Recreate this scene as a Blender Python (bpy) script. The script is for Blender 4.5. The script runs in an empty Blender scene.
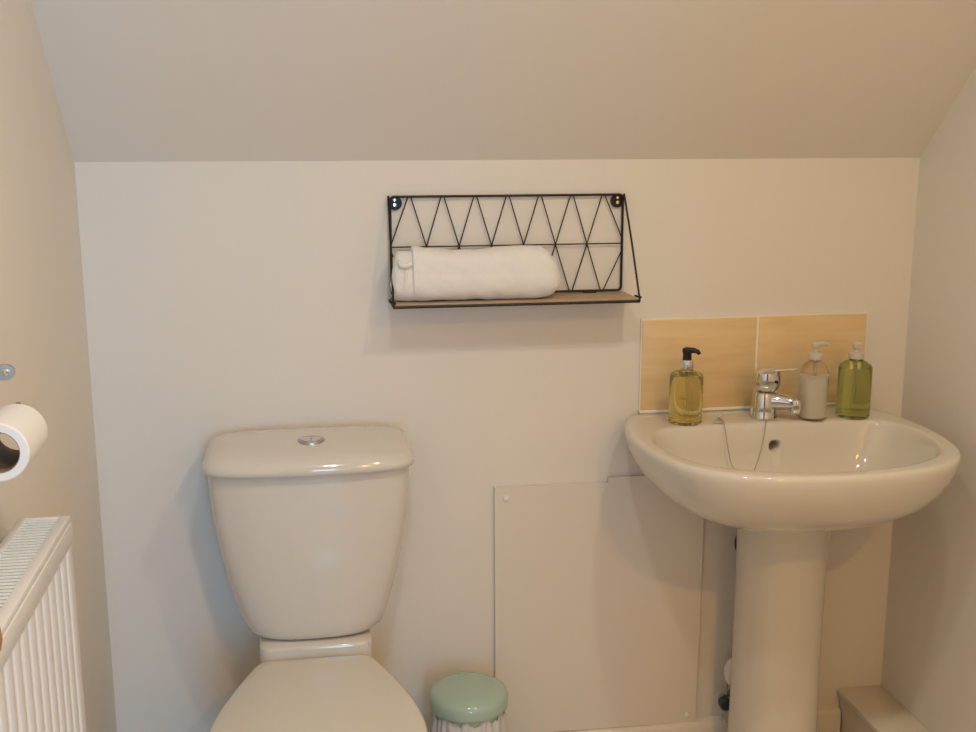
import bpy, bmesh, math, random
from math import sin, cos, pi, radians
from mathutils import Vector, noise
random.seed(7)
SC = bpy.context.scene
COL = SC.collection
ORG = {}

# ------------------------------------------------------------ materials
def nt(m):
    m.use_nodes = True
    return m.node_tree.nodes, m.node_tree.links, m.node_tree.nodes['Principled BSDF']

def mat(name, col, rough=.5, metal=0., spec=.5, coat=0., trans=0., ior=1.45, sss=0., bump=None, vary=0., sheen=0.):
    m = bpy.data.materials.new(name)
    n, l, b = nt(m)
    b.inputs['Base Color'].default_value = (*col, 1)
    b.inputs['Roughness'].default_value = rough
    b.inputs['Metallic'].default_value = metal
    b.inputs['Specular IOR Level'].default_value = spec
    b.inputs['Coat Weight'].default_value = coat
    b.inputs['Coat Roughness'].default_value = .05
    b.inputs['Transmission Weight'].default_value = trans
    b.inputs['IOR'].default_value = ior
    b.inputs['Sheen Weight'].default_value = sheen
    if sss:
        b.inputs['Subsurface Weight'].default_value = sss
        b.inputs['Subsurface Radius'].default_value = (.01, .008, .006)
    tc = n.new('ShaderNodeTexCoord')
    if vary:
        t = n.new('ShaderNodeTexNoise'); t.inputs['Scale'].default_value = 3.0
        t.inputs['Detail'].default_value = 3
        mx = n.new('ShaderNodeMix'); mx.data_type = 'RGBA'
        mx.inputs['A'].default_value = (*[c * (1 - vary) for c in col], 1)
        mx.inputs['B'].default_value = (*[min(1, c * (1 + vary * .5)) for c in col], 1)
        l.new(tc.outputs['Object'], t.inputs['Vector'])
        l.new(t.outputs['Fac'], mx.inputs['Factor'])
        l.new(mx.outputs['Result'], b.inputs['Base Color'])
    if bump:
        sc, st, dist = bump
        t = n.new('ShaderNodeTexNoise'); t.inputs['Scale'].default_value = sc
        t.inputs['Detail'].default_value = 5
        bp = n.new('ShaderNodeBump'); bp.inputs['Strength'].default_value = st
        bp.inputs['Distance'].default_value = dist
        l.new(tc.outputs['Object'], t.inputs['Vector'])
        l.new(t.outputs['Fac'], bp.inputs['Height'])
        l.new(bp.outputs['Normal'], b.inputs['Normal'])
    return m

WALL = (.78, .725, .65)
M = {}
M['wall'] = mat('white_wall_paint', WALL, .62, spec=.35, bump=(55, .12, .002), vary=.015)
M['ceil'] = mat('ceiling_paint', (.81, .755, .68), .8, spec=.2, bump=(40, .12, .002), vary=.015)
M['panel'] = mat('painted_board', (.75, .685, .60), .45, spec=.4, bump=(25, .08, .002))
M['trim'] = mat('gloss_trim_paint', (.80, .74, .65), .28, spec=.5, bump=(12, .1, .002))
M['ceramic'] = mat('glazed_ceramic', (.68, .63, .555), .1, spec=.55, coat=.35)
M['seatplastic'] = mat('white_seat_plastic', (.67, .625, .55), .22, spec=.5)
M['chrome'] = mat('chrome', (.72, .71, .69), .09, metal=1)
M['steel'] = mat('brushed_steel', (.5, .49, .47), .3, metal=1)
M['black'] = mat('black_wire', (.012, .009, .008), .42, spec=.4)
M['blackplastic'] = mat('black_plastic', (.012, .01, .01), .25)
M['whiteplastic'] = mat('white_plastic', (.82, .80, .75), .3)
M['rad'] = mat('radiator_enamel', (.80, .80, .80), .3, spec=.5)
M['radinner'] = mat('radiator_inner_steel', (.35, .37, .38), .5)
M['grille'] = mat('grille_enamel', (.80, .85, .88), .35)
M['towel'] = mat('towel_cotton', (.84, .81, .765), .95, spec=.1, bump=(420, .55, .0025), sheen=.4)
M['paper'] = mat('tissue_paper', (.88, .85, .81), .95, spec=.05, bump=(160, .25, .001))
M['card'] = mat('cardboard_tube', (.33, .25, .17), .9, spec=.1)
M['mint'] = mat('mint_enamel', (.40, .53, .45), .14, spec=.55, coat=.3)
M['liner'] = mat('thin_white_liner', (.80, .78, .74), .4, trans=.25, ior=1.15)
M['floor'] = mat('floor_vinyl', (.66, .57, .47), .5, vary=.15)
M['grout'] = mat('white_grout', (.84, .80, .72), .6)
M['amber'] = mat('amber_soap', (.93, .82, .36), .05, trans=.85, ior=1.36)
M['green'] = mat('green_soap', (.68, .70, .25), .05, trans=.78, ior=1.36)
M['pump'] = mat('milky_plastic', (.82, .75, .63), .3, trans=.35)
M['clear'] = mat('clear_plastic', (.97, .97, .94), .03, trans=1., ior=1.2)
M['lotion'] = mat('white_lotion', (.80, .73, .60), .35, sss=.2)
M['ink'] = mat('faint_olive_print', (.32, .27, .10), .6)
M['leaf'] = mat('green_leaf_print', (.30, .40, .18), .6)
M['darkrubber'] = mat('dark_valve', (.03, .04, .045), .3)
M['hose'] = mat('dark_hose', (.05, .04, .035), .4)
M['brass'] = mat('valve_metal', (.35, .36, .36), .25, metal=1)
M['cord'] = mat('pull_cord', (.8, .78, .72), .8)
M['glow'] = bpy.data.materials.new('lit_lamp')
n_, l_, b_ = nt(M['glow'])
b_.inputs['Base Color'].default_value = (1, .9, .7, 1)
b_.inputs['Emission Color'].default_value = (1, .78, .5, 1)
b_.inputs['Emission Strength'].default_value = 6

def wood(name, a, b, c, scale, rough, spec=.5):
    m = bpy.data.materials.new(name)
    n, l, p = nt(m)
    tc = n.new('ShaderNodeTexCoord'); mp = n.new('ShaderNodeMapping')
    mp.inputs['Scale'].default_value = scale
    t = n.new('ShaderNodeTexNoise'); t.inputs['Scale'].default_value = 6
    t.inputs['Detail'].default_value = 6; t.inputs['Distortion'].default_value = .6
    r = n.new('ShaderNodeValToRGB')
    r.color_ramp.elements[0].position = .3; r.color_ramp.elements[0].color = (*a, 1)
    r.color_ramp.elements[1].position = .7; r.color_ramp.elements[1].color = (*b, 1)
    e = r.color_ramp.elements.new(.5); e.color = (*c, 1)
    l.new(tc.outputs['Object'], mp.inputs['Vector']); l.new(mp.outputs['Vector'], t.inputs['Vector'])
    l.new(t.outputs['Fac'], r.inputs['Fac']); l.new(r.outputs['Color'], p.inputs['Base Color'])
    p.inputs['Roughness'].default_value = rough
    p.inputs['Specular IOR Level'].default_value = spec
    return m
M['tile'] = wood('beige_veined_tile', (.72, .50, .25), (.80, .61, .36), (.77, .56, .30), (.9, 3, 6), .3)
M['board'] = wood('pale_wood_board', (.36, .24, .15), (.50, .36, .24), (.44, .31, .20), (1.5, 8, 8), .5)
M['knobwood'] = wood('honey_wood', (.36, .18, .06), (.50, .28, .10), (.44, .23, .08), (6, 6, 1), .35)

# ------------------------------------------------------------ geometry
def loft(rings, cap0=True, cap1=True, closed=False):
    V = [tuple(v) for r in rings for v in r]; n = len(rings[0]); F = []
    m = len(rings)
    for i in range(m if closed else m - 1):
        j = (i + 1) % m
        for k in range(n):
            k2 = (k + 1) % n
            F.append((i * n + k, i * n + k2, j * n + k2, j * n + k))
    if not closed:
        if cap0: F.append(tuple(range(n))[::-1])
        if cap1: F.append(tuple(range((m - 1) * n, m * n)))
    return V, F

def lathe(prof, c=(0, 0, 0), seg=48, axis='z'):
    rings = []
    for r, h in prof:
        r = max(r, 1e-5)
        ring = []
        for k in range(seg):
            a = 2 * pi * k / seg
            if axis == 'z': v = (c[0] + r * cos(a), c[1] + r * sin(a), c[2] + h)
            elif axis == 'y': v = (c[0] + r * cos(a), c[1] + h, c[2] - r * sin(a))
            else: v = (c[0] + h, c[1] + r * cos(a), c[2] + r * sin(a))
            ring.append(v)
        rings.append(ring)
    return loft(rings)

def tube(pts, r, seg=10, closed=False, rr=None):
    P = [Vector(p) for p in pts]; n = len(P); rings = []
    up = None
    for i, p in enumerate(P):
        if closed: t = P[(i + 1) % n] - P[i - 1]
        else: t = P[min(i + 1, n - 1)] - P[max(i - 1, 0)]
        t.normalize()
        if up is None:
            up = Vector((0, 0, 1)) if abs(t.z) < .9 else Vector((1, 0, 0))
        s = t.cross(up)
        if s.length < 1e-4: s = t.orthogonal()
        s.normalize(); u = s.cross(t); up = u
        q = rr[i] if rr else r
        rings.append([p + (s * cos(2 * pi * k / seg) + u * sin(2 * pi * k / seg)) * q for k in range(seg)])
    return loft(rings, closed=closed)

def box(x0, x1, y0, y1, z0, z1, bev=0., seg=2):
    bm = bmesh.new()
    bmesh.ops.create_cube(bm, size=1)
    for v in bm.verts:
        v.co = Vector(((x0 + x1) / 2 + v.co.x * (x1 - x0), (y0 + y1) / 2 + v.co.y * (y1 - y0), (z0 + z1) / 2 + v.co.z * (z1 - z0)))
    if bev:
        bmesh.ops.bevel(bm, geom=list(bm.edges), offset=bev, segments=seg, affect='EDGES', profile=.5)
    bm.verts.index_update()
    V = [tuple(v.co) for v in bm.verts]; F = [tuple(v.index for v in f.verts) for f in bm.faces]
    bm.free(); return V, F

def prism(poly, y0, y1):           # polygon in x,z extruded in y
    A = [(x, y0, z) for x, z in poly]; B = [(x, y1, z) for x, z in poly]
    return loft([A, B])

def smooth_closed(pts, n):         # Catmull-Rom resample of a closed outline
    m = len(pts); out = []
    D = []
    for i in range(m):
        p0, p1, p2, p3 = [Vector(pts[(i + d) % m]) for d in (-1, 0, 1, 2)]
        for s in range(24):
            t = s / 24
            D.append(.5 * ((2 * p1) + (p2 - p0) * t + (2 * p0 - 5 * p1 + 4 * p2 - p3) * t * t + (-p0 + 3 * p1 - 3 * p2 + p3) * t ** 3))
    return D

def polar(outline, c, n):          # radius of a closed 2D outline around c at n equal angles
    out = []
    m = len(outline)
    for k in range(n):
        a = 2 * pi * k / n; d = Vector((cos(a), sin(a))); best = 0
        for i in range(m):
            p = outline[i] - c; q = outline[(i + 1) % m] - c; e = q - p
            den = d.x * e.y - d.y * e.x
            if abs(den) < 1e-12: continue
            t = (p.x * e.y - p.y * e.x) / den
            u = (p.x * d.y - p.y * d.x) / den
            if t > 0 and -1e-6 <= u <= 1 + 1e-6: best = max(best, t)
        out.append(best)
    return out

def cr(pts, n=16):                 # open Catmull-Rom
    P = [Vector(p) for p in pts]; P = [P[0] * 2 - P[1]] + P + [P[-1] * 2 - P[-2]]; out = []
    for i in range(1, len(P) - 2):
        p0, p1, p2, p3 = P[i - 1:i + 3]
        for s in range(n):
            t = s / n
            out.append(.5 * ((2 * p1) + (p2 - p0) * t + (2 * p0 - 5 * p1 + 4 * p2 - p3) * t * t + (-p0 + 3 * p1 - 3 * p2 + p3) * t ** 3))
    out.append(P[-2]); return out

def sring(cx, cy, z, a, b, e=4., n=64, bow=0.):   # superellipse ring, front (-y) side may bow out
    R = []
    for k in range(n):
        t = 2 * pi * k / n; c, s = cos(t), sin(t)
        x = a * math.copysign(abs(c) ** (2 / e), c); y = b * math.copysign(abs(s) ** (2 / e), s)
        if s < 0: y -= bow * (1 - (x / a) ** 2) * min(1, -y / b)
        R.append((cx + x, cy + y, z))
    return R

def origin(o):
    return ORG.get(o.name, Vector((0, 0, 0)))

def build(name, geos, m, parent=None, sharp=35, flat=False, at=None, mod=None):
    V = []; F = []
    for g in (geos if isinstance(geos, list) else [geos]):
        k = len(V); V += list(g[0]); F += [tuple(i + k for i in f) for f in g[1]]
    org = origin(parent) if parent else Vector(at or (0, 0, 0))
    me = bpy.data.meshes.new(name)
    me.from_pydata([tuple(Vector(v) - org) for v in V], [], F)
    bm = bmesh.new(); bm.from_mesh(me); bmesh.ops.recalc_face_normals(bm, faces=bm.faces); bm.to_mesh(me); bm.free()
    me.materials.append(m)
    if not flat:
        me.shade_smooth(); me.set_sharp_from_angle(angle=radians(sharp))
    o = bpy.data.objects.new(name, me); COL.objects.link(o)
    if parent: o.parent = parent
    else: o.location = org
    ORG[o.name] = org
    return o

def tag(o, label, cat, group=None):
    o['label'] = label; o['category'] = cat
    if group: o['group'] = group
    return o

def thing(name, loc, label, cat, group=None):
    o = bpy.data.objects.new(name, None); COL.objects.link(o); o.location = loc
    o.empty_display_size = .05
    ORG[o.name] = Vector(loc); return tag(o, label, cat, group)

def struct(o):
    o['kind'] = 'structure'; return o

# ------------------------------------------------------------ room shell
XL, XR, YR, ZC, ZF = -.41, 1.28, -3.0, 1.343, 2.2
YS = -(ZF - ZC)                    # the 45 degree slope ends here
T = .06
struct(build('floor', box(XL - T, XR + T, YR - T, T, -.05, 0), M['floor'], flat=True))
struct(build('wall_back', box(XL - T, XR + T, 0, T, 0, ZC + .02), M['wall'], flat=True))
sidepoly = [(0, 0), (0, ZC), (YS, ZF), (YR, ZF), (YR, 0)]
for nm, x0, x1 in (('wall_left', XL - T, XL), ('wall_right', XR, XR + T)):
    A = [(x0, y, z) for y, z in sidepoly]; B = [(x1, y, z) for y, z in sidepoly]
    struct(build(nm, loft([A, B]), M['wall'], flat=True))
cp = [(T, ZC - T * .0), (0, ZC), (YS, ZF), (YR, ZF), (YR, ZF + T), (YS - .03, ZF + T), (T, ZC + .08)]
struct(build('ceiling', loft([[(XL - T, y, z) for y, z in cp], [(XR + T, y, z) for y, z in cp]]), M['ceil'], flat=True))
# rear wall with an open doorway to a daylit landing
wx0, wx1, wz1 = -.36, .34, 2.0
struct(build('wall_rear', prism([(XL - T, 0), (wx0, 0), (wx0, wz1), (wx1, wz1), (wx1, 0), (XR + T, 0), (XR + T, ZF), (XL - T, ZF)], YR - T, YR), M['wall'], flat=True))
struct(build('trim_2', prism([(wx0 - .05, 0), (wx0, 0), (wx0, wz1), (wx1, wz1), (wx1, 0), (wx1 + .05, 0), (wx1 + .05, wz1 + .05), (wx0 - .05, wz1 + .05)], YR - T - .01, YR + .014), M['trim'], flat=True))
# skirting and pipe boxing
def skprof(x0, x1):
    pr_ = [(0, 0), (-.016, 0), (-.016, .094), (-.013, .101), (-.008, .105), (0, .107)]
    return loft([[(x0, y, z) for y, z in pr_], [(x1, y, z) for y, z in pr_]])
struct(build('baseboard_back', skprof(XL, 1.178), M['trim']))
struct(build('trim_1', [box(1.180, XR, YR, 0, 0, .136, .001), box(1.172, XR, YR, 0, .136, .150, .003)], M['trim']))

# ------------------------------------------------------------ access panel
p = thing('access_panel', (.605, 0, .39), 'flat white access panel screwed to the back wall between toilet and basin', 'panel')
poly = [(.378, .112), (.832, .104), (.834, .684), (.619, .684), (.619, .673), (.376, .675)]
build('board', prism(poly, -.0095, -.0005), M['panel'], p, flat=True)
for x, z in ((.400, .651), (.812, .122)):
    build('screw_cap', lathe([(0, -.0145), (.004, -.0142), (.0062, -.0125), (.0066, -.0095), (0, -.0093)], (x, 0, z), 20, 'y'), M['whiteplastic'], p)

# ------------------------------------------------------------ splashback
p = thing('tiled_splashback', (.93, 0, .82), 'two beige veined tiles in a row on the wall above the basin', 'splashback')
z0, z1 = .826, 1.017
build('tile', box(.686, .934, -.008, -.0005, z0, z1, .0012), M['tile'], p)
build('tile', box(.939, 1.181, -.008, -.0005, z0, z1 + .001, .0012), M['tile'], p)
build('grout', [box(.683, 1.184, -.006, -.0004, z0 - .002, z1 + .003), box(.934, .939, -.0072, -.0005, z0, z1),
                tube([(.683, -.010, .8235), (1.184, -.010, .8235)], .0036, 8)], M['grout'], p)

# ------------------------------------------------------------ basin
bx = .915
basin = thing('pedestal_basin', (bx, -.2, 0), 'white ceramic pedestal basin with overflow hole, fixed under the tiles', 'basin')
half_out = [(0, -.004), (.12, -.004), (.235, -.006), (.268, -.03), (.292, -.09), (.306, -.17), (.305, -.25), (.294, -.32), (.268, -.39), (.215, -.448), (.13, -.485), (0, -.498)]
half_in = [(0, -.136), (.10, -.132), (.20, -.135), (.247, -.160), (.270, -.21), (.273, -.27), (.258, -.335), (.222, -.393), (.165, -.433), (.09, -.459), (0, -.468)]
def mirror(h):
    h = [(x * .988, y) for x, y in h]
    return [Vector((bx + x, y)) for x, y in h] + [Vector((bx - x, y)) for x, y in h[1:-1][::-1]]
NB = 160
cc = Vector((bx, -.29))
Ro = polar(smooth_closed(mirror(half_out), 0), cc, NB)
Ri = polar(smooth_closed(mirror(half_in), 0), cc, NB)
def mix(A, B, t): return [a + (b - a) * t for a, b in zip(A, B)]
def bring(R, z, s=1., sh=0.):      # sh moves ring toward the wall
    out = []
    for k, r in enumerate(R):
        a = 2 * pi * k / NB
        y = cc.y + r * s * sin(a) + sh
        out.append((cc.x + r * s * cos(a), min(y, -.004), z))
    return out
rings = []
# underside, from the pedestal collar up to the rim
und = [(.622, .26, .085), (.624, .33, .08), (.630, .43, .068), (.641, .55, .053), (.659, .67, .038), (.684, .785, .024), (.712, .87, .013), (.742, .93, .006), (.77, .968, .002), (.795, .99, 0), (.808, .998, 0), (.815, .995, 0), (.8195, .984, 0), (.821, .972, 0)]
for z, s, sh in [(z + .03 * (.82 - z) / .2, s, sh) for z, s, sh in und]: rings.append([(x + .03 * (1 - s) ** 1.5, y, z_) for x, y, z_ in bring(Ro, z, s, sh)])
# flat rim to the inner edge
Rr = [r * .972 for r in Ro]
for t in (.3, .6, .85): rings.append(bring(mix(Rr, Ri, t), .821 - .0005 * t))
for z, s, sh in [(.8195, .995, 0), (.8165, .985, 0), (.810, .972, 0), (.79, .945, 0), (.765, .91, .001), (.735, .85, .003), (.712, .75, .006), (.695, .62, .01), (.684, .46, .016), (.678, .30, .022), (.675, .15, .028), (.6735, .075, .03)]:
    rings.append(bring(Ri, z, s, sh))
bo = build('basin_bowl', loft(rings), M['ceramic'], basin, sharp=60)
# cut the overflow hole into the thick back of the bowl
cut = build('cutter', lathe([(0, -.03), (.0130, -.03), (.0130, .045), (0, .045)], (.925, -.142, .776), 32, 'y'), M['ceramic'], basin)
md = bo.modifiers.new('hole', 'BOOLEAN'); md.object = cut; md.operation = 'DIFFERENCE'; md.solver = 'EXACT'
bpy.context.view_layer.update()
dg = bpy.context.evaluated_depsgraph_get()
me = bpy.data.meshes.new_from_object(bo.evaluated_get(dg))
bo.modifiers.clear(); bo.data = me; bpy.data.objects.remove(cut)
build('drain', lathe([(0, .0005), (.012, .001), (.021, .0035), (.024, .0028), (.025, -.001), (0, -.002)], (bx, -.26, .6745), 32), M['chrome'], basin)
# pedestal : rounded D column
px_, py_ = .960, -.130
def pring(z, k_):
    R = []
    for k in range(72):
        t = 2 * pi * k / 72; c, s = cos(t), sin(t)
        e_ = .92 if s <= 0 else .6
        R.append((px_ + .089 * k_ * math.copysign(abs(c) ** e_, c), py_ + (.088 if s <= 0 else .06) * k_ * math.copysign(abs(s) ** e_, s), z))
    return R
ped = [pring(z, k_) for z, k_ in ((0, 1.22), (.02, 1.22), (.05, 1.1), (.12, 1.02), (.3, 1.0), (.5, 1.0), (.60, 1.02), (.635, 1.05), (.662, 1.1))]
build('pedestal', loft(ped), M['ceramic'], basin, sharp=50)

# mixer tap
tx, ty, tz = .923, -.088, .8215
tap = thing('mixer_tap', (tx, ty, tz), 'chrome single-lever mixer tap on the basin deck between the soap bottles', 'tap')
def dirv(deg): return Vector((cos(radians(deg)), sin(radians(deg)), 0))
sd = dirv(-35)
base = Vector((tx, ty, tz))
build('tap_body', lathe([(0, 0), (.0275, 0), (.028, .003), (.0265, .007), (.0255, .02), (.0245, .045), (.022, .053), (.018, .056), (0, .057)], tuple(base), 40), M['chrome'], tap)
sp = cr([base + sd * .008 + Vector((0, 0, .036)), base + sd * .03 + Vector((0, 0, .038)), base + sd * .052 + Vector((0, 0, .037)), base + sd * .068 + Vector((0, 0, .034))], 8)
m_ = len(sp)
build('spout', tube(sp, .01, 20, rr=[.019 - .0085 * (i / (m_ - 1)) for i in range(m_)]), M['chrome'], tap)
e = base + sd * .064
build('aerator', lathe([(0, .017), (.0105, .017), (.012, .019), (.0125, .030), (.0125, .038), (.0105, .044), (.006, .047), (0, .0475)], tuple(e), 28), M['chrome'], tap)
lv = build('lever_cap', lathe([(0, .056), (.017, .057), (.0225, .060), (.0275, .070), (.029, .084), (.027, .096), (.019, .1035), (.009, .106), (0, .1065)], tuple(base + Vector((.003, -.001, 0))), 40), M['chrome'], tap)
ld = dirv(-22)
def flatbar(p0, p1, w0, w1, t0, t1, n=10):
    d = (p1 - p0).normalized(); s = d.cross(Vector((0, 0, 1))).normalized(); u = s.cross(d); R = []
    for i in range(n + 1):
        f = i / n; p_ = p0.lerp(p1, f); w_ = w0 + (w1 - w0) * f; t_ = t0 + (t1 - t0) * f
        if i == n: w_ *= .7; t_ *= .6
        R.append([p_ + s * w_ * math.copysign(abs(cos(a)) ** .6, cos(a)) + u * t_ * math.copysign(abs(sin(a)) ** .8, sin(a)) for a in [2 * pi * k / 20 for k in range(20)]])
    return loft(R)
build('lever', flatbar(base + Vector((0, 0, .099)), base + ld * .062 + Vector((0, 0, .105)), .017, .010, .005, .0025), M['chrome'], tap)
build('indicator', lathe([(0, -.003), (.003, -.003), (.0034, 0), (0, .0004)], tuple(base + Vector((.012, -.0282, .080))), 16, 'y'), M['blackplastic'], tap)

# plug chain with its stay
ch = thing('plug_chain', (.805, -.112, .8215), 'thin metal plug chain looping down into the basin from its stay', 'chain')
cp_ = cr([(x_ + .012 * (1 - k_ / 10) + .02 * k_ / 10, y_, z_) for k_, (x_, y_, z_) in enumerate([(.808, -.112, .832), (.807, -.134, .8265), (.806, -.150, .805), (.807, -.162, .775), (.813, -.172, .745), (.836, -.182, .722), (.852, -.176, .732), (.868, -.164, .765), (.879, -.153, .795), (.888, -.138, .8235), (.900, -.112, .8235)])], 10)
beads = []
L = 0; nxt = 0
for i in range(len(cp_) - 1):
    a_, b2 = cp_[i], cp_[i + 1]; dl = (b2 - a_).length
    while nxt <= L + dl and dl > 0:
        q = a_.lerp(b2, (nxt - L) / dl); r_ = .0012
        beads.append(lathe([(0, -r_), (r_ * .8, -r_ * .6), (r_, 0), (r_ * .8, r_ * .6), (0, r_)], tuple(q), 8)); nxt += .0027
    L += dl
build('beads', beads + [tube(cp_, .0005, 6)], M['steel'], ch)
build('chain_stay', [lathe([(0, 0), (.0105, 0), (.011, .0015), (.008, .004), (.0045, .005), (.004, .0105), (0, .0115)], (.818, -.112, .8212), 24),
                     tube([(.818 + .0045 * cos(t), -.113, .834 + .0045 * sin(t)) for t in [2 * pi * k / 16 for k in range(16)]], .001, 6, closed=True)], M['chrome'], ch)

# soap bottles
DZ = .8212
def bottle(name, x, y, r, hs, neck, liquid, label, wall='clear'):
    t = thing(name, (x, y, DZ), label, 'bottle')
    c = (x, y, DZ)
    return t, c
# 1 amber
t, c = bottle('soap_dispenser', .752, -.097, .034, .1, 0, 0, 'amber soap bottle with black pump and chrome collar, left of the tap')
r = .0335
build('bottle_body', lathe([(0, .003), (r - .008, .0018), (r - .004, 0), (r - .001, .002), (r, .006), (r, .094), (r - .002, .1), (r - .009, .1045), (.013, .107), (.0125, .114), (0, .115)], c), M['clear'], t)
build('liquid', lathe([(0, .006), (r - .006, .0065), (r - .0025, .011), (r - .0022, .092), (r - .006, .0985), (r - .012, .1), (0, .1005)], c), M['amber'], t)
build('collar', lathe([(0, .111), (.0128, .111), (.0132, .112), (.0132, .128), (.0125, .1295), (0, .13)], c, 32), M['chrome'], t)
build('pump', [lathe([(0, .129), (.0085, .129), (.009, .131), (.0085, .14), (.0095, .143), (.0105, .147), (.0095, .1515), (.005, .154), (0, .1545)], c, 32),
               tube([(x_, y_, z_) for x_, y_, z_ in [(c[0], c[1], c[2] + .148), (c[0] + .012, c[1] - .006, c[2] + .1485), (c[0] + .019, c[1] - .009, c[2] + .146), (c[0] + .022, c[1] - .0105, c[2] + .141)]], .004, 12, rr=[.0065, .0055, .0045, .0035])], M['blackplastic'], t)
build('dip_tube', tube([(c[0], c[1], c[2] + .11), (c[0] + .002, c[1], c[2] + .02)], .0022, 8), M['clear'], t)
def patch(c, r, a0, a1, z0, z1, n=8):   # thin printed patch wrapped on a bottle, angles in degrees
    A = []; B = []
    V = []; F = []
    for i in range(n + 1):
        a = radians(a0 + (a1 - a0) * i / n)
        for z in (z0, z1):
            for q in (r, r + .0003):
                V.append((c[0] + q * cos(a), c[1] + q * sin(a), c[2] + z))
    for i in range(n):
        k = i * 4; j = k + 4
        F += [(k + 1, j + 1, j + 3, k + 3), (k, k + 2, j + 2, j), (k, j, j + 1, k + 1), (k + 2, k + 3, j + 3, j + 2)]
    F += [(0, 1, 3, 2), (n * 4, n * 4 + 2, n * 4 + 3, n * 4 + 1)]
    return V, F
mk = []
a = -130
for wd, up_ in ((2.2, .0065), (3.2, .0045), (2.8, .0045), (2.2, .0045), (3.0, .004), (2.4, .006)):
    mk.append(patch(c, r + .0002, a, a + .9, .055, .055 + up_, 2)); mk.append(patch(c, r + .0002, a, a + wd, .055, .0557, 3))
    mk.append(patch(c, r + .0002, a + wd - .8, a + wd, .0555, .0585, 2)); a += wd + 1.6
build('print', mk, M['ink'], t)
build('emblem', [patch(c, r + .0002, -119, -114, .041, .047, 3), patch(c, r + .0002, -118, -115.5, .047, .0495, 2)], M['leaf'], t)
# 2 white lotion
t, c = bottle('soap_dispenser', 1.018, -.112, .031, .1, 0, 0, 'white lotion bottle with white pump, immediately right of the tap')
r = .0285
build('bottle_body', lathe([(0, .003), (r - .006, .0015), (r - .003, 0), (r, .004), (r, .104), (r - .003, .111), (r - .012, .118), (.0125, .121), (.012, .127), (0, .1275)], c), M['clear'], t)
build('liquid', lathe([(0, .004), (r - .004, .0045), (r - .0012, .007), (r - .001, .087), (r - .0015, .0885), (0, .089)], c), M['lotion'], t)
build('pump', [lathe([(0, .124), (.0145, .124), (.015, .126), (.0145, .135), (.011, .1365), (.006, .138), (.005, .147), (.0085, .149), (.009, .156), (.007, .159), (0, .16)], c, 32),
               tube([(c[0], c[1], c[2] + .154), (c[0] + .016, c[1] + .002, c[2] + .155), (c[0] + .028, c[1] + .004, c[2] + .153), (c[0] + .031, c[1] + .0045, c[2] + .149)], .004, 12, rr=[.006, .005, .004, .003])], M['pump'], t)
build('dip_tube', tube([(c[0], c[1], c[2] + .126), (c[0], c[1], c[2] + .0895)], .0035, 10), M['pump'], t)
build('emblem', [patch(c, r + .0002, -38, -20, .066, .086, 6)], M['leaf'], t)
# 3 green
t, c = bottle('soap_dispenser', 1.109, -.108, .034, .1, 0, 0, 'green soap bottle with white pump, near the right end of the basin deck')
r = .0335
build('bottle_body', lathe([(0, .003), (r - .008, .0018), (r - .004, 0), (r - .001, .002), (r, .006), (r, .103), (r - .003, .109), (r - .012, .1155), (.0135, .118), (.013, .125), (0, .1255)], c), M['clear'], t)
build('liquid', lathe([(0, .006), (r - .006, .0065), (r - .0025, .011), (r - .0022, .101), (r - .003, .104), (0, .1045)], c), M['green'], t)
build('pump', [lathe([(0, .122), (.0155, .122), (.016, .124), (.0155, .134), (.011, .1355), (.006, .137), (.005, .142), (.0095, .144), (.010, .153), (.008, .156), (0, .157)], c, 32),
               tube([(c[0], c[1], c[2] + .151), (c[0] + .006, c[1] + .014, c[2] + .152), (c[0] + .010, c[1] + .026, c[2] + .150), (c[0] + .0105, c[1] + .029, c[2] + .146)], .004, 12, rr=[.006, .005, .004, .003])], M['pump'], t)
build('dip_tube', tube([(c[0], c[1], c[2] + .124), (c[0], c[1], c[2] + .03)], .0025, 8), M['pump'], t)
build('emblem', [patch(c, r + .0002, -128, -123, .028, .034, 3)], M['ink'], t)

# pipework behind the pedestal
t = thing('water_pipe', (.89, -.045, .107), 'metal pipe with isolating valve and dark hose, half hidden behind the basin pedestal', 'pipe')
build('supply', tube([(0.902, -.030, .109), (0.902, -.030, .205)], .0075, 14), M['brass'], t)
build('valve', tube([(0.880, -.034, .170), (0.917, -.034, .150)], .011, 16), M['brass'], t)
build('valve_tap', [lathe([(0, -.022), (.012, -.022), (.015, -.018), (.015, -.004), (.010, 0), (0, 0)], (0.884, -.040, .166), 20, 'y')], M['darkrubber'], t)
build('pipe_joint', tube(cr([(0.917, -.034, .20), (0.900, -.034, .215), (0.898, -.034, .245), (0.922, -.034, .262)], 8), .0115, 18), M['whiteplastic'], t)
build('hose', tube(cr([(0.922, -.030, .262), (0.947, -.030, .36), (0.952, -.03, .48), (0.927, -.03, .56), (0.905, -.03, .548), (0.900, -.03, .525), (0.910, -.03, .505), (0.937, -.03, .51), (0.957, -.03, .56)], 10), .0030, 10), M['hose'], t)
build('hose_nut', lathe([(0, 0), (.008, 0), (.008, .014), (0, .014)], (0.915, -.03, .572), 6), M['hose'], t)

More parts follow.
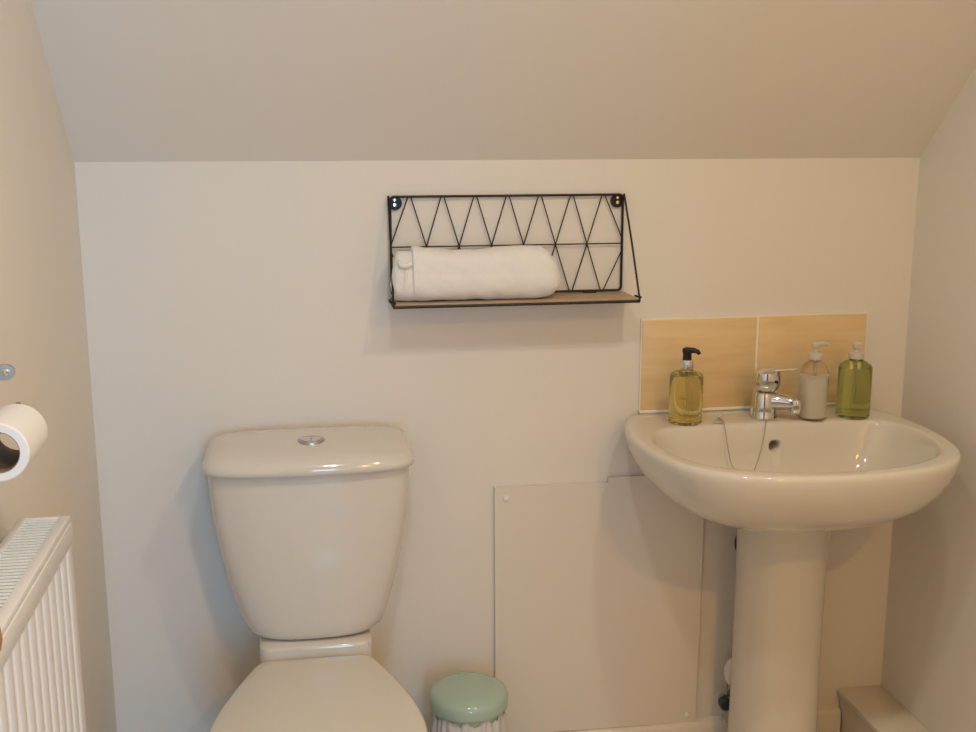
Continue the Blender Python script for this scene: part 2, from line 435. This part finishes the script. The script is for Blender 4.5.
# ------------------------------------------------------------ toilet
toilet = thing('toilet', (0, -.3, 0), 'white close-coupled toilet with closed lid and tapered cistern', 'toilet')
cs = [(.441, .100, .068, 3.4), (.4425, .111, .0735, 3.6), (.447, .121, .0775, 4), (.457, .130, .0795, 4.4), (.475, .138, .0805, 4.6), (.51, .149, .0815, 4.8), (.56, .162, .083, 5), (.62, .174, .0835, 5.5), (.68, .183, .0845, 6), (.74, .188, .085, 6), (.788, .190, .085, 6)]
rings = [sring(0, -.008 - b, z, a, b, e, 96, .012) for z, a, b, e in cs]
build('cistern', loft(rings), M['ceramic'], toilet, sharp=50)
ls = [(.780, .190, .089, 6, .016), (.7785, .193, .0905, 6, .016), (.780, .196, .092, 6, .016), (.785, .1985, .0935, 6, .017), (.793, .1975, .093, 6, .017), (.802, .1945, .091, 5.5, .0165), (.811, .191, .0885, 5, .016), (.818, .186, .085, 4.6, .015), (.8225, .178, .080, 4.2, .014), (.826, .16, .070, 3.8, .011), (.828, .125, .053, 3.2, .007), (.829, .08, .034, 2.8, .004), (.8295, .035, .014, 2.5, .001)]
rings = [[(x, y, q - .015 * max(0, -y - .05) / .15 * max(0, min(1, (z - .79) / .03))) for x, y, q in sring(0, -.098, z, a, b, e, 96, bw)] for z, a, b, e, bw in ls]
lid = build('cistern_lid', loft(rings), M['ceramic'], toilet, sharp=50)
fy_, fz_ = -.112, .8225
bt = build('flush_button', lathe([(0, .0025), (.0235, .0025), (.0255, .0018), (.0265, -.001), (.0265, -.006), (0, -.006)], (.004, fy_, fz_), 40), M['steel'], toilet)
def halfdisc(s):
    R = []
    pts = [(s * .0012, -.020), (s * .0012, .020)] + [(s * (.0012 + .020 * cos(a_)), .020 * sin(a_)) for a_ in [pi / 2 - pi * k / 16 for k in range(1, 16)]]
    for z_, k_ in ((.0024, 1), (.0036, 1), (.0042, .94)): R.append([(.004 + x * k_, fy_ + y * k_, fz_ + z_) for x, y in pts])
    return loft(R)
for s in (-1, 1): build('button_half', halfdisc(s), M['chrome'], bt)
# pan
hl = [(0, -.200), (.07, -.200), (.103, -.205), (.128, -.262), (.152, -.33), (.169, -.39), (.179, -.445), (.182, -.50), (.175, -.56), (.150, -.612), (.10, -.648), (0, -.662)]
def tout(h, cx): return [Vector((cx + x, y)) for x, y in h] + [Vector((cx - x, y)) for x, y in h[1:-1][::-1]]
tc2 = Vector((-.003, -.42)); NT = 128
RL = polar(smooth_closed(tout(hl, -.003), 0), tc2, NT)
def tr(z, s, sy=1., dy=0., off=0.):
    return [(tc2.x + (r_ * s + off) * cos(2 * pi * k / NT), tc2.y + dy + (r_ * s * sy + off) * sin(2 * pi * k / NT), z) for k, r_ in enumerate(RL)]
build('seat_lid', loft([tr(.4035, .97), tr(.4035, .985), tr(.405, .995), tr(.410, 1), tr(.416, .997), tr(.4195, .985), tr(.4215, .96), tr(.4235, .88), tr(.4255, .7), tr(.427, .4), tr(.4275, .1)]), M['seatplastic'], toilet, sharp=50)
build('seat', loft([tr(.385, .95), tr(.385, .985), tr(.388, .995), tr(.398, .995), tr(.4015, .985), tr(.4015, .95)]), M['seatplastic'], toilet, sharp=50)
build('pan', loft([tr(0, .62, .9, .06), tr(.03, .60, .9, .06), tr(.12, .55, .85, .07), tr(.22, .62, .88, .05), tr(.29, .78, .93, .025), tr(.34, .91, .97, .008), tr(.365, .96, .99, 0), tr(.378, .965, .99, 0), tr(.382, .95, .98, 0)]) , M['ceramic'], toilet, sharp=50)
build('cistern_ledge', loft([[(x, y, z) for x, y, _ in sring(0, -.108, 0, .100, .088, 7, 64)] for z in (.30,)] + [sring(0, -.108, z, a_, b_, 9, 64) for z, a_, b_ in ((.33, .105, .086), (.432, .1075, .086), (.4375, .1065, .0855), (.4395, .103, .083))]), M['ceramic'], toilet, sharp=50)
build('outlet_boxing', box(-.06, .06, -.2, -.02, .02, .31, .02), M['ceramic'], toilet)
for s in (-1, 1):
    build('hinge', lathe([(0, -.022), (.009, -.022), (.0098, -.02), (.0098, .02), (.009, .022), (0, .022)], (s * .07 - .003, -.203, .405), 20, 'x'), M['whiteplastic'], toilet)

# ------------------------------------------------------------ small bin
bcx, bcy = .300, -.135
t = thing('pedal_bin', (bcx, bcy, 0), 'small round bin with mint green lid and white liner beside the toilet', 'bin')
build('bin_body', lathe([(0, 0), (.070, 0), (.072, .004), (.072, .262), (.070, .266), (0, .266)], (bcx, bcy, 0), 64), M['mint'], t)
build('bin_lid', lathe([(0, .262), (.078, .262), (.0805, .264), (.081, .269), (.081, .282), (.0785, .290), (.072, .2955), (.058, .299), (.035, .301), (0, .302)], (bcx, bcy, 0), 72), M['mint'], t, sharp=60)
R = []
for i in range(10):
    f = i / 9; ring = []
    for k in range(192):
        a = 2 * pi * k / 192
        w_ = .5 + .5 * sin(a * 23 + 2.2 * sin(a * 5) + f * 1.1)
        nz = noise.noise(Vector((cos(a) * 4, sin(a) * 4, f * 2)))
        rr_ = .0735 + (.002 + .009 * f) * w_ + .007 * nz * f + .003 * f
        z = .2625 - .105 * f - (.013 * (1 - f)) * max(0, sin(a * 11 + 4 * nz)) + .012 * nz * f
        ring.append((bcx + rr_ * cos(a), bcy + rr_ * sin(a), z))
    R.append(ring)
lo = build('bin_liner', loft(R, False, False), M['liner'], t, sharp=80)
sm = lo.modifiers.new('thickness', 'SOLIDIFY'); sm.thickness = .0006

# ------------------------------------------------------------ wire shelf
sh = thing('wire_wall_shelf', (.41, 0, 1.075), 'black wire wall shelf with zigzag lattice back and wooden board', 'shelf')
fx0, fx1, fz0, fz1, fy = .171, .6375, 1.0815, 1.274, -.008
def rect_round(x0, x1, z0, z1, y, r, n=6):
    P_ = []
    for cx, cz, a0 in ((x1 - r, z1 - r, 0), (x0 + r, z1 - r, 90), (x0 + r, z0 + r, 180), (x1 - r, z0 + r, 270)):
        for i in range(n + 1):
            a = radians(a0 + 90 * i / n); P_.append((cx + r * cos(a), y, cz + r * sin(a)))
    return P_
build('frame', tube(rect_round(fx0, fx1, fz0, fz1, fy, .008), .0025, 10, closed=True), M['black'], sh)
zm = 1.1765; g = .003
pk = [.2085 + .0648 * k for k in range(7)]
def zig(zend, zedge0, zedge1):
    Z = [(fx0, fy, zedge0)]
    for k, xm in enumerate(pk):
        Z += [(xm - g, fy, zend), (xm + g, fy, zend)]
        Z.append((xm + .0324, fy, zm) if k < 6 else (fx1, fy, zedge1))
    return Z
zz = zig(fz1 - .001, zm + .003, zm + .010)
zl = zig(fz0 + .001, zm - .008, zm - .014)
segs = []
for Z in (zz, zl):
    for i in range(len(Z) - 1): segs.append(tube([Z[i], Z[i + 1]], .0012, 8))
segs.append(tube([(fx0, fy, zm), (fx1, fy, zm)], .0013, 8))
build('lattice', segs, M['black'], sh)
yb = -.104
build('shelf_board', box(.169, .6455, yb + .0035, -.0015, 1.0715, 1.0775, .0012), M['board'], sh)
build('board_rail', tube([(.1665, -.003, 1.0715), (.1665, yb, 1.0715), (.648, yb, 1.0715), (.648, -.003, 1.0715)], .0027, 8), M['black'], sh)
for x0, x1 in ((.168, .1665), (.6405, .648)):
    build('side_bracket', tube(cr([(x0, -.006, 1.275), (x0 + (x1 - x0) * .5, -.055, 1.182), (x1, yb + .006, 1.087), (x1, yb - .0005, 1.079), (x1, yb, 1.072)], 5), .0022, 8), M['black'], sh)
    build('hook', tube([(x1 - .006, yb + .012, 1.0815), (x1, yb + .002, 1.0795), (x1 + .004, yb, 1.0795)], .0022, 8), M['black'], sh)
def ear(cx, cz):
    P_ = [(cx + .0135 * cos(a), cz + .0135 * sin(a)) for a in [2 * pi * k / 32 for k in range(32)]]
    return prism(P_, -.0055, -.0035)
for cx, cz, s in ((.181, 1.2615, 1), (.6265, 1.2615, -1)):
    o_ = build('mounting_ear', [ear(cx, cz)], M['black'], sh)
    build('screw', [lathe([(0, -.0078), (.0032, -.0076), (.0045, -.006), (.0045, -.0054), (0, -.0054)], (cx - .0005 * s, 0, cz - .003), 16, 'y'),
                    lathe([(0, -.0068), (.0026, -.0066), (.0032, -.0058), (.0032, -.0054), (0, -.0054)], (cx - .0005 * s, 0, cz + .0062), 16, 'y')], M['chrome'], o_)
for cx in (.235, .5715):
    build('board_clip', box(cx - .014, cx + .014, -.013, -.003, 1.0760, 1.0805, .001), M['black'], sh)

# towel
t = thing('rolled_towel', (.33, -.055, 1.0777), 'white towel loosely rolled, lying on the wire shelf', 'towel')
def towel(x0, x1, cy, hw, hh, zb, seed, taper0, taper1, fl=.0, n=70, m=120):
    R = []
    for i in range(n + 1):
        f = i / n; 
        # clustered toward the ends for round ends
        f2 = .5 - .5 * cos(pi * f)
        d0 = f2 * (x1 - x0); d1 = (1 - f2) * (x1 - x0)
        s0 = min(1, d0 / taper0) if taper0 else 1; s1 = min(1, d1 / taper1) if taper1 else 1
        k0 = math.sqrt(max(0, 1 - (1 - s0) ** 2)) ; k1 = math.sqrt(max(0, 1 - (1 - s1) ** 2))
        q = max(.02, (.0 + k0) * (.0 + k1)); ring = []
        for k in range(m):
            a = 2 * pi * k / m; c_, s_ = cos(a), sin(a)
            x = x0 + d0
            y = hw * (1 if s_ > 0 else 1.04) * math.copysign(abs(c_) ** .78, c_)
            z = hh * math.copysign(abs(s_) ** .74, s_)
            w1 = noise.noise(Vector((x * 11 + seed, y * 14, z * 14)))
            w2 = noise.noise(Vector((x * 34 - seed, y * 30, z * 42 + x * 30)))
            sag = -.005 * max(0, sin((x - .2) * 15)) * max(0, s_)
            amp = 1 + .06 * w1 + .042 * w2
            yy = cy + y * amp * (.55 + .45 * q) if q < 1 else cy + y * amp
            zz_ = z * amp * (.35 + .65 * q) + hh + sag * fl
            if q < .98: zz_ = (z * amp) * q + hh * (.72 + .28 * q); yy = cy + y * amp * (.3 + .7 * q)
            ring.append((x + .006 * w1, yy, max(zb + .0002, zb + zz_)))
        R.append(ring)
    return loft(R)
tb = 1.0778
build('outer_layer', [towel(.2, .492, -.056, .0455, .0515, tb, 3.1, .006, .038, 1.)], M['towel'], t, sharp=80)
build('inner_layer', [towel(.1665, .24, -.056, .0415, .047, tb, 9.4, .012, 0, .3, n=30)], M['towel'], t, sharp=80)
fold = []
for i in range(17):
    f = i / 16; a = radians(-20 + 150 * f)
    fold.append((.188 + .004 * sin(f * 5), -.056 - .0425 * cos(a) , tb + .046 + .045 * sin(a)))
build('folded_corner', [tube([(.176, -.094, 1.160), (.183, -.0985, 1.150), (.192, -.1015, 1.150), (.203, -.1, 1.154)], .0045, 10, rr=[.003, .0055, .0055, .004]), tube(fold, .0032, 8)], M['towel'], t, sharp=80)

# ------------------------------------------------------------ radiator
rx0, rx1, ry1, ry0, rz0, rz1 = -.384, -.318, -.698, -1.70, .30, .892
t = thing('wall_radiator', (-.35, -1.2, rz0), 'white panel radiator with ribbed front and top grille on the left wall', 'radiator')
Vr = []; yy = ry1 - .012
prof = [(rx1 - .006, ry1), (rx1 - .001, ry1 - .006)]
pitch = .0355
while yy - pitch > ry0 + .012:
    prof += [(rx1 - .001, yy), (rx1 + .0000, yy - .004), (rx1, yy - pitch + .014), (rx1 - .001, yy - pitch + .011), (rx1 - .0075, yy - pitch + .007), (rx1 - .0075, yy - pitch + .004)]
    yy -= pitch
prof += [(rx1 - .001, ry0 + .006), (rx1 - .006, ry0), (rx1 - .02, ry0), (rx1 - .02, ry1)]
build('front_panel', loft([[(x, y, rz0 + .03) for x, y in prof], [(x, y, rz1 - .037) for x, y in prof]]), M['rad'], t, sharp=25)
build('panel_rim', box(rx1 - .02, rx1 + .0008, ry0 - .001, ry1 + .001, rz1 - .038, rz1 - .0085, .003), M['rad'], t)
build('panel_rim', box(rx1 - .02, rx1 + .0008, ry0 - .001, ry1 + .001, rz0, rz0 + .032, .003), M['rad'], t)
build('side_panel', box(rx0, rx1 - .004, ry1 - .0005, ry1 + .002, rz0 + .02, rz1 - .004, .0008), M['rad'], t)
build('side_panel', box(rx0, rx1 - .004, ry0 - .002, ry0 + .0005, rz0 + .02, rz1 - .004, .0008), M['rad'], t)
build('rear_panel', box(rx0, rx0 + .012, ry0, ry1 - .001, rz0 + .02, rz1 - .012, .002), M['radinner'], t)
build('convector_fins', box(rx0 + .013, rx1 - .021, ry0 + .01, ry1 - .01, rz0 + .05, rz1 - .05, .001), M['radinner'], t)
top = build('grille_frame', [box(rx0 - .001, rx0 + .009, ry0, ry1 + .002, rz1 - .010, rz1, .0015), box(rx1 - .016, rx1 - .001, ry0, ry1 + .002, rz1 - .010, rz1, .0025),
            box(rx0, rx1 - .002, ry1 - .006, ry1 + .002, rz1 - .0095, rz1 - .0005, .001), box(rx0, rx1 - .002, ry0 - .002, ry0 + .006, rz1 - .0095, rz1 - .0005, .001)], M['rad'], t)
sl = []
y = ry1 - .011
while y > ry0 + .008:
    sl.append(box(rx0 + .008, rx1 - .015, y - .0034, y + .0034, rz1 - .005, rz1 - .0022)); y -= .0103
build('grille', sl, M['grille'], t, flat=True)
build('bleed_valve', lathe([(0, 0), (.0035, 0), (.0035, .004), (0, .0042)], (rx1 - .007, ry1 + .001, rz1 - .012), 12, 'y'), M['hose'], t)
for yy_ in (-.85, -1.55): build('bracket', box(XL + .001, rx0 + .002, yy_, yy_ + .03, .35, .85), M['radinner'], t)

# ------------------------------------------------------------ toilet roll on its holder
rc = Vector((-.362, 0, 1.025)); y0r, y1r = -.853, -.752
t = thing('toilet_roll', (rc.x, -.81, rc.z), 'nearly used white toilet roll hanging above the radiator', 'toilet roll')
ro, ri = .0358, .0255
build('paper', loft([[(rc.x + q * cos(a), yy_, rc.z + q * sin(a)) for a in [2 * pi * k / 64 for k in range(64)]] for q, yy_ in ((ri, y0r), (ro - .0015, y0r), (ro, y0r + .0015), (ro, y1r - .0015), (ro - .0015, y1r), (ri, y1r))], closed=True), M['paper'], t)
build('core', loft([[(rc.x + q * cos(a), yy_, rc.z + q * sin(a)) for a in [2 * pi * k / 64 for k in range(64)]] for q, yy_ in ((ri - .0001, y0r + .0005), (ri - .0001, y1r - .0005), (ri - .0011, y1r - .0005), (ri - .0011, y0r + .0005))], closed=True), M['card'], t)
tail = [(rc.x + (ro + .0008) * cos(a), rc.z + (ro + .0008) * sin(a)) for a in [radians(200 + 70 * k / 10) for k in range(11)]]
tail2 = [(x + .0004, z - .0008) for x, z in tail[::-1]]
build('loose_sheet', prism(tail + tail2, y0r + .001, y1r - .001), M['paper'], t, sharp=60)
t = thing('toilet_roll_holder', (XL, -.76, 1.103), 'grey metal toilet roll holder bracket on the left wall above the roll', 'toilet roll holder')
hz = 1.103
build('wall_plate', box(XL + .0005, XL + .005, -.80, -.72, hz - .016, hz + .016, .002), M['steel'], t)
pp = [(XL + .004, hz - .0100), (XL + .004, hz + .0100)] + [(-.3675 + .010 * cos(a), hz + .0100 * sin(a)) for a in [pi / 2 - pi * k / 12 for k in range(13)]]
ra = build('bracket_arm', prism(pp, -.763, -.757), M['steel'], t)
build('screw', lathe([(0, -.0035), (.003, -.003), (.0045, -.0015), (.0045, 0), (0, 0)], (-.3675, -.763, hz + .001), 16, 'y'), M['chrome'], t)
build('roll_bar', tube(cr([(-.39, -.763, hz - .004), (-.395, -.80, hz - .004), (-.392, -.87, hz - .02), (-.375, -.892, 1.068), (rc.x, -.893, 1.055), (rc.x, -.870, rc.z + .022), (rc.x, -.80, rc.z + .022), (rc.x, -.746, rc.z + .022), (rc.x, -.740, rc.z + .026), (rc.x, -.740, rc.z + .0345)], 8), .003, 10), M['steel'], t)

# ------------------------------------------------------------ light pull
kx, ky, kz = -.305, -1.16, .929
t = thing('light_pull', (kx, ky, kz), 'honey wood light pull knob hanging in front of the radiator', 'light pull')
build('knob', lathe([(0, -.02), (.007, -.019), (.0125, -.013), (.0145, -.003), (.0135, .008), (.009, .017), (.005, .021), (0, .022)], (kx, ky, kz), 28), M['knobwood'], t)
build('cord', tube([(kx, ky, kz + .02), (kx, ky, ZF)], .0011, 8), M['cord'], t)

# ------------------------------------------------------------ ceiling lamps, the third one an added fill
def lamp(x, y, col, label):
    t = thing('ceiling_spotlight', (x, y, ZF), label, 'spotlight')
    build('bezel', lathe([(.030, -.0005), (.045, -.0005), (.045, -.006), (.041, -.008), (.030, -.004)], (x, y, ZF), 40), M['chrome'], t)
    build('bulb', lathe([(0, -.003), (.028, -.003), (.028, -.0005), (0, -.0005)], (x, y, ZF), 32), M['glow'], t)
    d = bpy.data.lights.new('spot_glow', 'AREA'); d.shape = 'DISK'; d.size = .075
    d.energy = max(col); d.color = [c / max(col) for c in col]; d.spread = radians(170)
    o = bpy.data.objects.new('spot_glow', d); COL.objects.link(o); o.location = (x, y, ZF - .012)
    return o
LA = lamp(.70, -1.2, (5.0, 4.6, 3.3), 'ceiling spotlight nearer the basin side')
LB = lamp(.15, -1.3, (4.0, 3.9, 3.9), 'ceiling spotlight nearer the toilet side')
LFILL = lamp(.80, -2.55, (13.5, 7.2, 1.4), 'added fill spotlight on the unseen ceiling by the doorway')  # added fill light out of view, lifts the shade on basin and pedestal

# daylight from the landing behind the open doorway
d = bpy.data.lights.new('landing_daylight', 'AREA'); d.shape = 'RECTANGLE'; d.size = 1.3; d.size_y = 1.9
d.energy = 108; d.color = (.21, .58, 1)
o = bpy.data.objects.new('landing_daylight', d); COL.objects.link(o)
o.location = (.70, YR - 1.6, 1.25); o.rotation_euler = (radians(90), 0, 0)
W = bpy.data.worlds.new('World'); SC.world = W; W.use_nodes = True
W.node_tree.nodes['Background'].inputs['Color'].default_value = (.65, .8, 1, 1)
W.node_tree.nodes['Background'].inputs['Strength'].default_value = .12

# ------------------------------------------------------------ camera
cam = bpy.data.cameras.new('camera'); co = bpy.data.objects.new('camera', cam); COL.objects.link(co)
cam.sensor_width = 36; cam.lens = 1120 / 976 * 36; cam.clip_start = .02
co.location = (0, -2.2, 1.389)
from mathutils import Matrix
pt, yw, rl = radians(11.6), radians(9.4), radians(-.1)
Fv = Vector((sin(yw) * cos(pt), cos(yw) * cos(pt), -sin(pt))); rt = Vector((cos(yw), -sin(yw), 0)); up = rt.cross(Fv)
r2 = rt * cos(rl) + up * sin(rl); u2 = -rt * sin(rl) + up * cos(rl)
co.rotation_euler = Matrix((r2, u2, -Fv)).transposed().to_euler()
SC.camera = co
vs = SC.view_settings
vs.view_transform = 'Standard'; vs.look = 'None'; vs.gamma = 1; vs.use_curve_mapping = False
vs.exposure = 0.06
